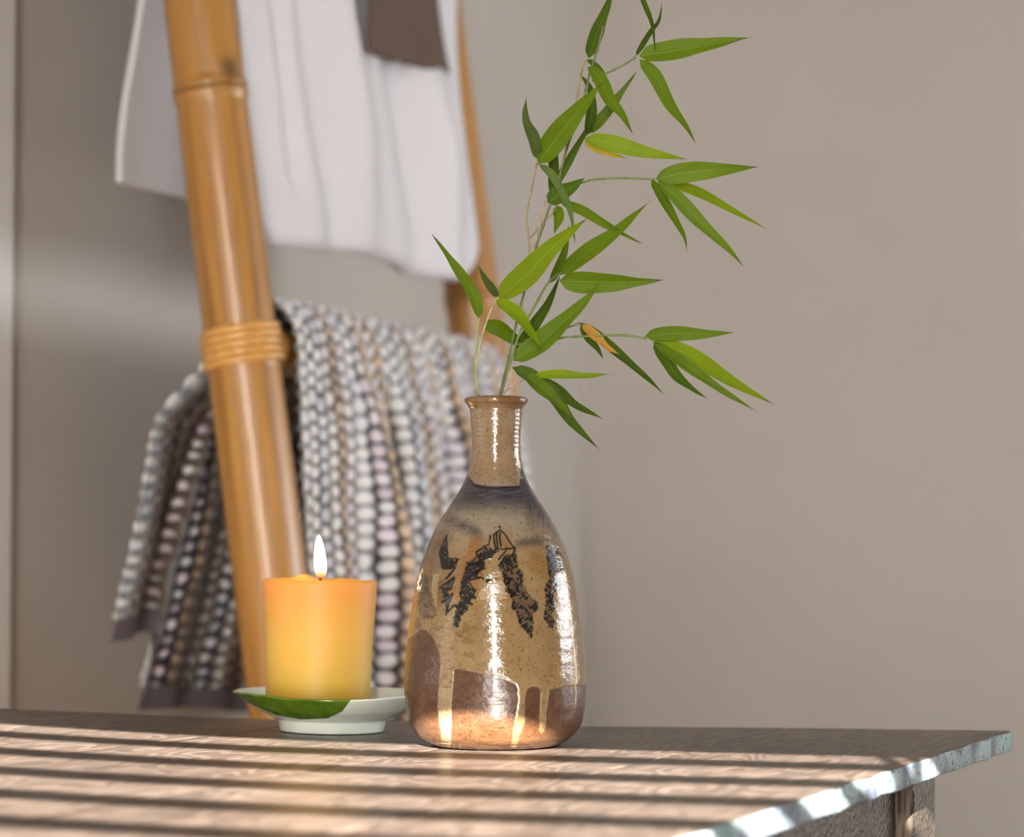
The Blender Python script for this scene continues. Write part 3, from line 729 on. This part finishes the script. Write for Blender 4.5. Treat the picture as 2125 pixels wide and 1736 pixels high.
# white towel
def tw_front(s, d):
    k = sstep(0, .08, d); A = (.006+.012*sstep(0, .3, d))*(1-.7*sstep(.25, .39, d))
    f = A*(np.sin(2*math.pi*(s*4.6-d*.30)+.6)*.7+.5*np.sin(2*math.pi*(s*8.5-d*.5)+2))
    f -= .006*np.exp(-((s-.18-.05*d)/.02)**2)*k
    g = (.042+.014*k+f+.026*sstep(.1, .4, d)+.008*np.exp(-((s-.40-.25*d)/.03)**2)*k-.008*np.exp(-((s-.33-.25*d)/.018)**2)*k); L_ = .038+.05*d; q = sstep(.04, .16, s)
    return L_*(1-q)+g*q-.016*np.exp(-((s-.100-.06*d)/.015)**2)*sstep(0, .06, d)*(1-sstep(.33, .38, d))
def tw_L(s):
    L = .396-.022*sstep(.1, .6, s)-.005*np.sin((s-.1)*9)+.012*np.exp(-((s-.47)/.12)**2)
    L = L-.055*(1-np.sqrt(np.clip(1-np.clip((s-.555)/.06, 0, 1)**2, 0, 1)))
    L = L-.03*(1-np.sqrt(np.clip(1-np.clip((.10-s)/.05, 0, 1)**2, 0, 1)))
    return L
towel = cloth('white_towel', .80, .036, .606, 240, .036, tw_L, lambda s: .352+.0*s, tw_front,
              lambda s, d: .036+.006*sstep(0, .1, d)+.004*np.sin(s*30)*sstep(0, .3, d)+.022*sstep(.15, .34, d), .0045, .006, M_towel, curl=.010)
tag(towel, 'thick white terry towel hanging folded over the upper ladder rung', 'towel')
bc = cloth('brown_washcloth', .80, .292, .486, 60, .056, lambda s: .196+.0015*np.sin(s*160)-.010*sstep(.3, .49, s)+.012*np.exp(-((s-.35)/.03)**2)*0, lambda s: .15+0*s,
           lambda s, d: .010+np.maximum(tw_front(s, d), .064), lambda s, d: .075+.0*s, .006, .004, M_brown)
tag(bc, 'small dark brown cloth hanging over the white towel', 'cloth')
# knitted blanket
CW, CH = .0165, .0140
cols = [((.62, .58, .66), (.035, .025, .04)), ((.48, .34, .22), (.14, .09, .075)), ((.62, .66, .70), (.42, .44, .48)), ((.72, .72, .75), (.30, .24, .20)), ((.50, .52, .58), (.05, .045, .07)), ((.60, .60, .63), (.34, .26, .18)),
        ((.40, .32, .24), (.10, .06, .05)), ((.60, .55, .62), (.22, .15, .10)), ((.66, .68, .72), (.55, .57, .60)), ((.56, .50, .56), (.03, .025, .045)), ((.50, .38, .27), (.20, .14, .10)), ((.68, .68, .72), (.36, .34, .36))]
bead_c = np.array([c[0] for c in cols]); gap_c = np.array([c[1] for c in cols])
def knit(SS, A):
    SS0 = SS; SS = SS+.0045*(vnoise(SS/.03, A/.05, 1.0, 60)-.5)+.003*(vnoise(SS/.012, A/.016, 1.0, 61)-.5)
    u = SS/CW; ci = np.floor(u).astype(int); fu = u-ci-.5
    off = (ci % 2)*.5; v = A/CH+off+.35*vnoise(ci*1.0, A/.06, 1.0, 62)+.35*vnoise(SS/.02, A/.02, 1.0, 63); vi = np.floor(v); fv = v-vi-.5
    bump_ = np.clip(1-((fu/.5)**2*.9+(fv/.5)**2*1.0), 0, 1)
    h = bump_**.6*.0062*(.75+.5*vnoise(SS/.009, A/.009, 1.0, 64))
    m = sstep(.30, .75, bump_)[..., None]
    jit = .85+.5*vnoise(ci*1.0, vi*1.0+ci*3, 1.0, 44)[..., None]
    c = gap_c[ci % 12]*.55*(1-m)+np.clip(bead_c[ci % 12]*1.38*jit, 0, .9)*m
    # plain ribbed hem
    SS = SS0; hem = HEM_MASK(SS, A)
    rib = .5+.5*np.sin(SS*2*math.pi/.0035)
    h = np.where(hem, .0012*rib, h); c = np.where(hem[..., None], np.array([.13, .105, .125])*(.6+.7*rib[..., None]), c)
    return h, c
bl_Lb = lambda s: .262+.075*sstep(.128, .142, s)-.01*np.sin(s*10)
bl_r = .042
def HEM_MASK(SS, A):
    return (A < -(bl_Lb(SS)+math.pi*bl_r/2-.020))
def bl_front(s, d):
    k = sstep(0, .06, d); A = .003+.016*sstep(0, .2, d)
    w_ = s-.10*d*(s < .3)
    f = A*(.6*np.sin(2*math.pi*w_*7.2+.8)+.55*np.sin(2*math.pi*w_*11.5+2.2+2*d))
    f -= .018*np.exp(-((s-.235+.12*(d-.1))/.012)**2)*k+.014*np.exp(-((s-.40+.05*d)/.010)**2)*k
    q = sstep(.04, .17, s)
    return (.034+.05*d)*(1-q)+q*(.038+.010*k+.10*d+f)
def bl_back(s, d):
    A = .014*sstep(.03, .2, d)
    return .040+.040*sstep(0, .07, d)+.26*d*(1-.45*sstep(.3, .6, s))+A*(np.sin(2*math.pi*s*8+1.9)*.8)-.012*np.exp(-((s-.135)/.008)**2)*sstep(.02, .1, d)
blanket = cloth('knitted_blanket', ZR, .037, .606, 330, bl_r, lambda s: .42+0*s, bl_Lb, bl_front, bl_back, .0021, .004, M_knit, relief=knit)
tag(blanket, 'chunky grey, white and brown striped knitted blanket draped over the lower ladder rung', 'blanket')

# ------------------------------------------------------------------ bamboo sprigs
KX = 2.796
def c2p(x, y, Y=1.655): return ray(880+x/KX, y/KX, Y)
PXM = 1.655/F/KX                       # metres per crop unit at the plant
BR, MD, DK, GY = (.24, .35, .006), (.150, .245, .005), (.078, .145, .006), (.15, .23, .06)
YE, OR = (.55, .42, .03), (.85, .42, .07)
def leaf(root, pts, w_, col, dy=0., twist=None, bend=None, y0=0., fold=.22, tipdry=True):
    n = 34; c = catmull(pts, n)
    # resample by arc length
    c = np.array(c); s = np.concatenate([[0], np.cumsum(np.hypot(*np.diff(c, axis=0).T))]); t = np.linspace(0, 1, n)
    c = np.stack([np.interp(t*s[-1], s, c[:, 0]), np.interp(t*s[-1], s, c[:, 1])], 1); L = s[-1]*PXM
    if twist is None: twist = random.uniform(-.6, .6)
    if bend is None: bend = random.uniform(-.05, .05)
    wm = 1.1*w_*PXM/max(.6, math.cos(twist))
    m = 9; P = np.zeros((n, m, 3)); UV = np.zeros((n, m, 2))
    for i in range(n):
        u = t[i]
        Y = 1.655+y0+dy*u+bend*L*math.sin(math.pi*u)
        o = np.array(c2p(c[i, 0], c[i, 1], Y))
        d = c[min(i+1, n-1)]-c[max(i-1, 0)]; d = d/(np.hypot(*d)+1e-9)
        perp = np.array([-d[1], 0, -d[0]])           # image normal -> world (x, z up)
        tw = twist*(.6+.6*u)
        a = perp*math.cos(tw)+np.array([0, 1, 0])*math.sin(tw)
        nrm = -perp*math.sin(tw)+np.array([0, 1, 0])*math.cos(tw)
        prof_ = (math.sin(math.pi*min(1, u*1.02)**.62)**.80 if u < .98 else 0)*(1-.30*u)*1.08
        if u > .86: prof_ = min(prof_, .34*((1-u)/.14)**1.1+.015)
        if u < .05: prof_ *= (.12+.88*u/.05)
        prof_ = max(prof_, .02)
        for k in range(m):
            q = -1+2*k/(m-1)
            rip = .00035*math.sin(u*17+q*2)
            P[i, k] = o+a*q*wm*prof_+nrm*(-fold*abs(q)*wm*prof_+rip*abs(q)); UV[i, k] = (k/(m-1), u if tipdry else u*.9)
    me = grid_mesh(P, UV); o = link('leaf', me, M_leaf, root); o.color = (*col, 1)
    return o
def twig(root, pts, r, col, name='branch', dys=None, nodes=True):
    n = max(10, len(pts)*8); c = catmull([(x, y) for x, y in pts], n); P = []
    dys = dys or (0, 0)
    for i, q in enumerate(c):
        P.append(c2p(q[0], q[1], 1.655+dys[0]+(dys[1]-dys[0])*i/(n-1)))
    rad = [r*(1.45 if (nodes and i % 8 == 7) else 1) for i in range(n)]
    o = link(name, tube(P, rad, 8), M_stem, root); o.color = (*col, 1); return o
def submerged(root, x, y, r, col, dx):
    P = c2p(x, y); Q = Vector((VX+dx, VY+.01, .035))
    M_ = Vector((P.x+(Q.x-P.x)*.08, P.y, P.z-.06))
    pts = [Vector(v) for v in catmull([tuple(P), tuple(M_), tuple(Q)], 14)]
    o = link('stem', tube(pts, r, 8), M_stem, root); o.color = (*col, 1)
SG, SB = (.16, .22, .05), (.30, .22, .10)
mouth = c2p(440, 2290)
tall = empty('bamboo_sprig', mouth, 'tall right-hand bamboo sprig in the vase reaching the top of the picture', 'plant')
short = empty('bamboo_sprig', c2p(318, 2290), 'short left-hand bamboo sprig in the vase with one broad bright leaf', 'plant')
submerged(tall, 440, 2290, .00075, SG, .012); submerged(short, 318, 2290, .00075, SG, -.004)
twig(tall, [(440, 2290), (470, 2160), (500, 2035), (530, 1900), (585, 1680), (650, 1440), (735, 1180), (765, 1110), (830, 860), (930, 560), (960, 430), (1003, 300), (1040, 150)], .00072, (.12, .15, .04), 'stem')
twig(tall, [(975, 470), (1050, 430), (1150, 380), (1228, 332)], .0006, SG)
twig(tall, [(740, 1160), (860, 1085), (930, 1055), (1000, 1040), (1150, 1033), (1340, 1040)], .00062, SG)
twig(tall, [(450, 2280), (505, 2090), (560, 1920), (640, 1780), (720, 1640), (790, 1585)], .0007, SG)
twig(tall, [(520, 2000), (640, 1985), (740, 1970), (830, 1955), (950, 1950), (1150, 1945), (1290, 1962)], .00062, SG)
twig(tall, [(600, 2010), (700, 1950), (780, 1918), (905, 1875)], .0006, SB)
twig(tall, [(450, 2290), (530, 2222), (640, 2177)], .00062, (.48, .34, .20))
twig(tall, [(585, 1690), (612, 1480), (607, 1390), (598, 1250), (620, 1130), (655, 945)], .00060, SB)
twig(tall, [(615, 1385), (680, 1300), (750, 1230), (770, 1190)], .0005, SB)
twig(tall, [(600, 1640), (640, 1440), (668, 1310), (705, 1165)], .0006, (.42, .30, .18))
twig(tall, [(800, 960), (850, 760), (880, 610), (903, 490), (925, 380), (948, 345)], .0006, SB)
twig(short, [(318, 2290), (300, 2180), (303, 1980), (320, 1840)], .00065, (.30, .36, .12), 'stem')
twig(short, [(303, 2120), (330, 1970), (375, 1830), (410, 1750), (432, 1722)], .0006, (.45, .38, .18))

Lf_ = [  # root, points, half width, colour, depth change to tip
 (tall, [(955, 335), (1020, 150), (1110, -80)], 36, DK, .02), (tall, [(1228, 325), (1310, 190), (1362, 120), (1381, 12)], 15, DK, .02),
 (tall, [(1240, -70), (1290, 50), (1325, 150), (1342, 303)], 14, DK, -.02), (tall, [(1250, 325), (1420, 300), (1600, 270), (1900, 215)], 56, MD, -.01),
 (tall, [(1250, 345), (1340, 440), (1430, 610), (1520, 730), (1575, 830)], 36, MD, .02), (tall, [(948, 390), (1010, 440), (1080, 580), (1150, 665), (1212, 780)], 38, MD, -.03),
 (tall, [(945, 345), (1000, 385), (1060, 470), (1105, 560)], 17, DK, .0), (tall, [(950, 775), (1050, 660), (1140, 540), (1232, 418)], 28, MD, .03),
 (tall, [(950, 780), (975, 640), (962, 510), (892, 412)], 28, DK, .02), (tall, [(722, 1140), (800, 1010), (900, 830), (975, 700), (1008, 570)], 22, DK, .01),
 (tall, [(663, 948), (770, 800), (880, 660), (1035, 478)], 66, MD, -.06), (tall, [(665, 925), (640, 800), (592, 690), (593, 555)], 30, GY, -.05),
 (tall, [(932, 808), (1080, 830), (1270, 880), (1525, 925)], 46, BR, -.01), (tall, [(930, 822), (1000, 860), (1090, 895), (1182, 920)], 22, YE, .0),
 (tall, [(1345, 1038), (1520, 1000), (1700, 985), (1935, 968)], 54, MD, .0), (tall, [(1370, 1045), (1580, 1110), (1780, 1215), (1990, 1330)], 27, BR, .02),
 (tall, [(1355, 1048), (1450, 1130), (1600, 1290), (1760, 1440), (1865, 1560)], 40, MD, -.01), (tall, [(1318, 1040), (1385, 1150), (1460, 1280), (1512, 1380), (1525, 1462)], 26, MD, .02),
 (tall, [(745, 1135), (752, 1020), (752, 900), (762, 690)], 30, DK, .03), (tall, [(665, 950), (740, 1010), (800, 1110), (850, 1230), (876, 1410)], 22, GY, -.03),
 (tall, [(718, 1175), (790, 1125), (860, 1085), (935, 1030)], 48, DK, -.01), (tall, [(768, 1195), (782, 1260), (755, 1355)], 30, MD, .01),
 (tall, [(790, 1170), (920, 1220), (1070, 1310), (1262, 1412)], 24, MD, .02), (tall, [(795, 1592), (930, 1480), (1110, 1350), (1312, 1165)], 44, MD, .02),
 (tall, [(785, 1628), (980, 1635), (1180, 1635), (1385, 1624)], 52, MD, .0), (tall, [(735, 1640), (790, 1530), (822, 1430), (840, 1290)], 24, MD, .03),
 (tall, [(522, 2075), (630, 1900), (720, 1760), (795, 1585)], 34, DK, .03), (tall, [(518, 2092), (680, 1985), (850, 1830), (960, 1720), (1022, 1628)], 54, MD, -.02),
 (short, [(433, 1727), (600, 1590), (740, 1440), (950, 1262)], 66, BR, -.06), (short, [(418, 1738), (530, 1815), (620, 1930), (692, 2035)], 36, BR, -.03),
 (short, [(322, 1850), (290, 1720), (190, 1560), (46, 1358)], 32, MD, -.02), (short, [(430, 1722), (370, 1640), (345, 1600), (312, 1535)], 22, GY, -.08),
 (short, [(345, 1880), (440, 1905), (540, 1975), (650, 2015)], 40, MD, .03),
 (tall, [(905, 1872), (1010, 1950), (1150, 2070), (1290, 2190), (1412, 2308)], 27, DK, .02), (tall, [(912, 1880), (955, 1960), (1005, 2020), (1042, 2085)], 24, DK, .01),
 (tall, [(918, 1882), (1010, 1965), (1075, 2025), (1148, 2064)], 25, OR, .0), (tall, [(1283, 1948), (1450, 1935), (1620, 1937), (1795, 1928)], 42, MD, .0),
 (tall, [(1335, 1972), (1560, 2070), (1790, 2215), (2030, 2345)], 46, BR, .02), (tall, [(1330, 1985), (1480, 2090), (1720, 2260), (1945, 2397)], 30, MD, -.0),
 (tall, [(1335, 1980), (1405, 2080), (1470, 2180), (1560, 2255), (1640, 2310)], 32, DK, .02), (tall, [(512, 2130), (620, 2180), (750, 2290), (850, 2440), (1020, 2610)], 42, DK, .01),
 (tall, [(635, 2180), (780, 2172), (940, 2180), (1100, 2168)], 24, BR, -.01), (tall, [(635, 2188), (760, 2255), (880, 2350), (1052, 2436)], 30, DK, .02),
 (tall, [(590, 2175), (700, 2265), (790, 2350), (872, 2440)], 36, MD, -.01)]
for i, (r_, p_, w_, c_, dy) in enumerate(Lf_):
    k = random.uniform(.88, 1.12)
    o = leaf(r_, p_, w_, tuple(x*k for x in c_), dy=dy)
    if c_ is YE: o['label'] = 'yellowing leaf'
    if c_ is OR: o['label'] = 'dry orange leaf'
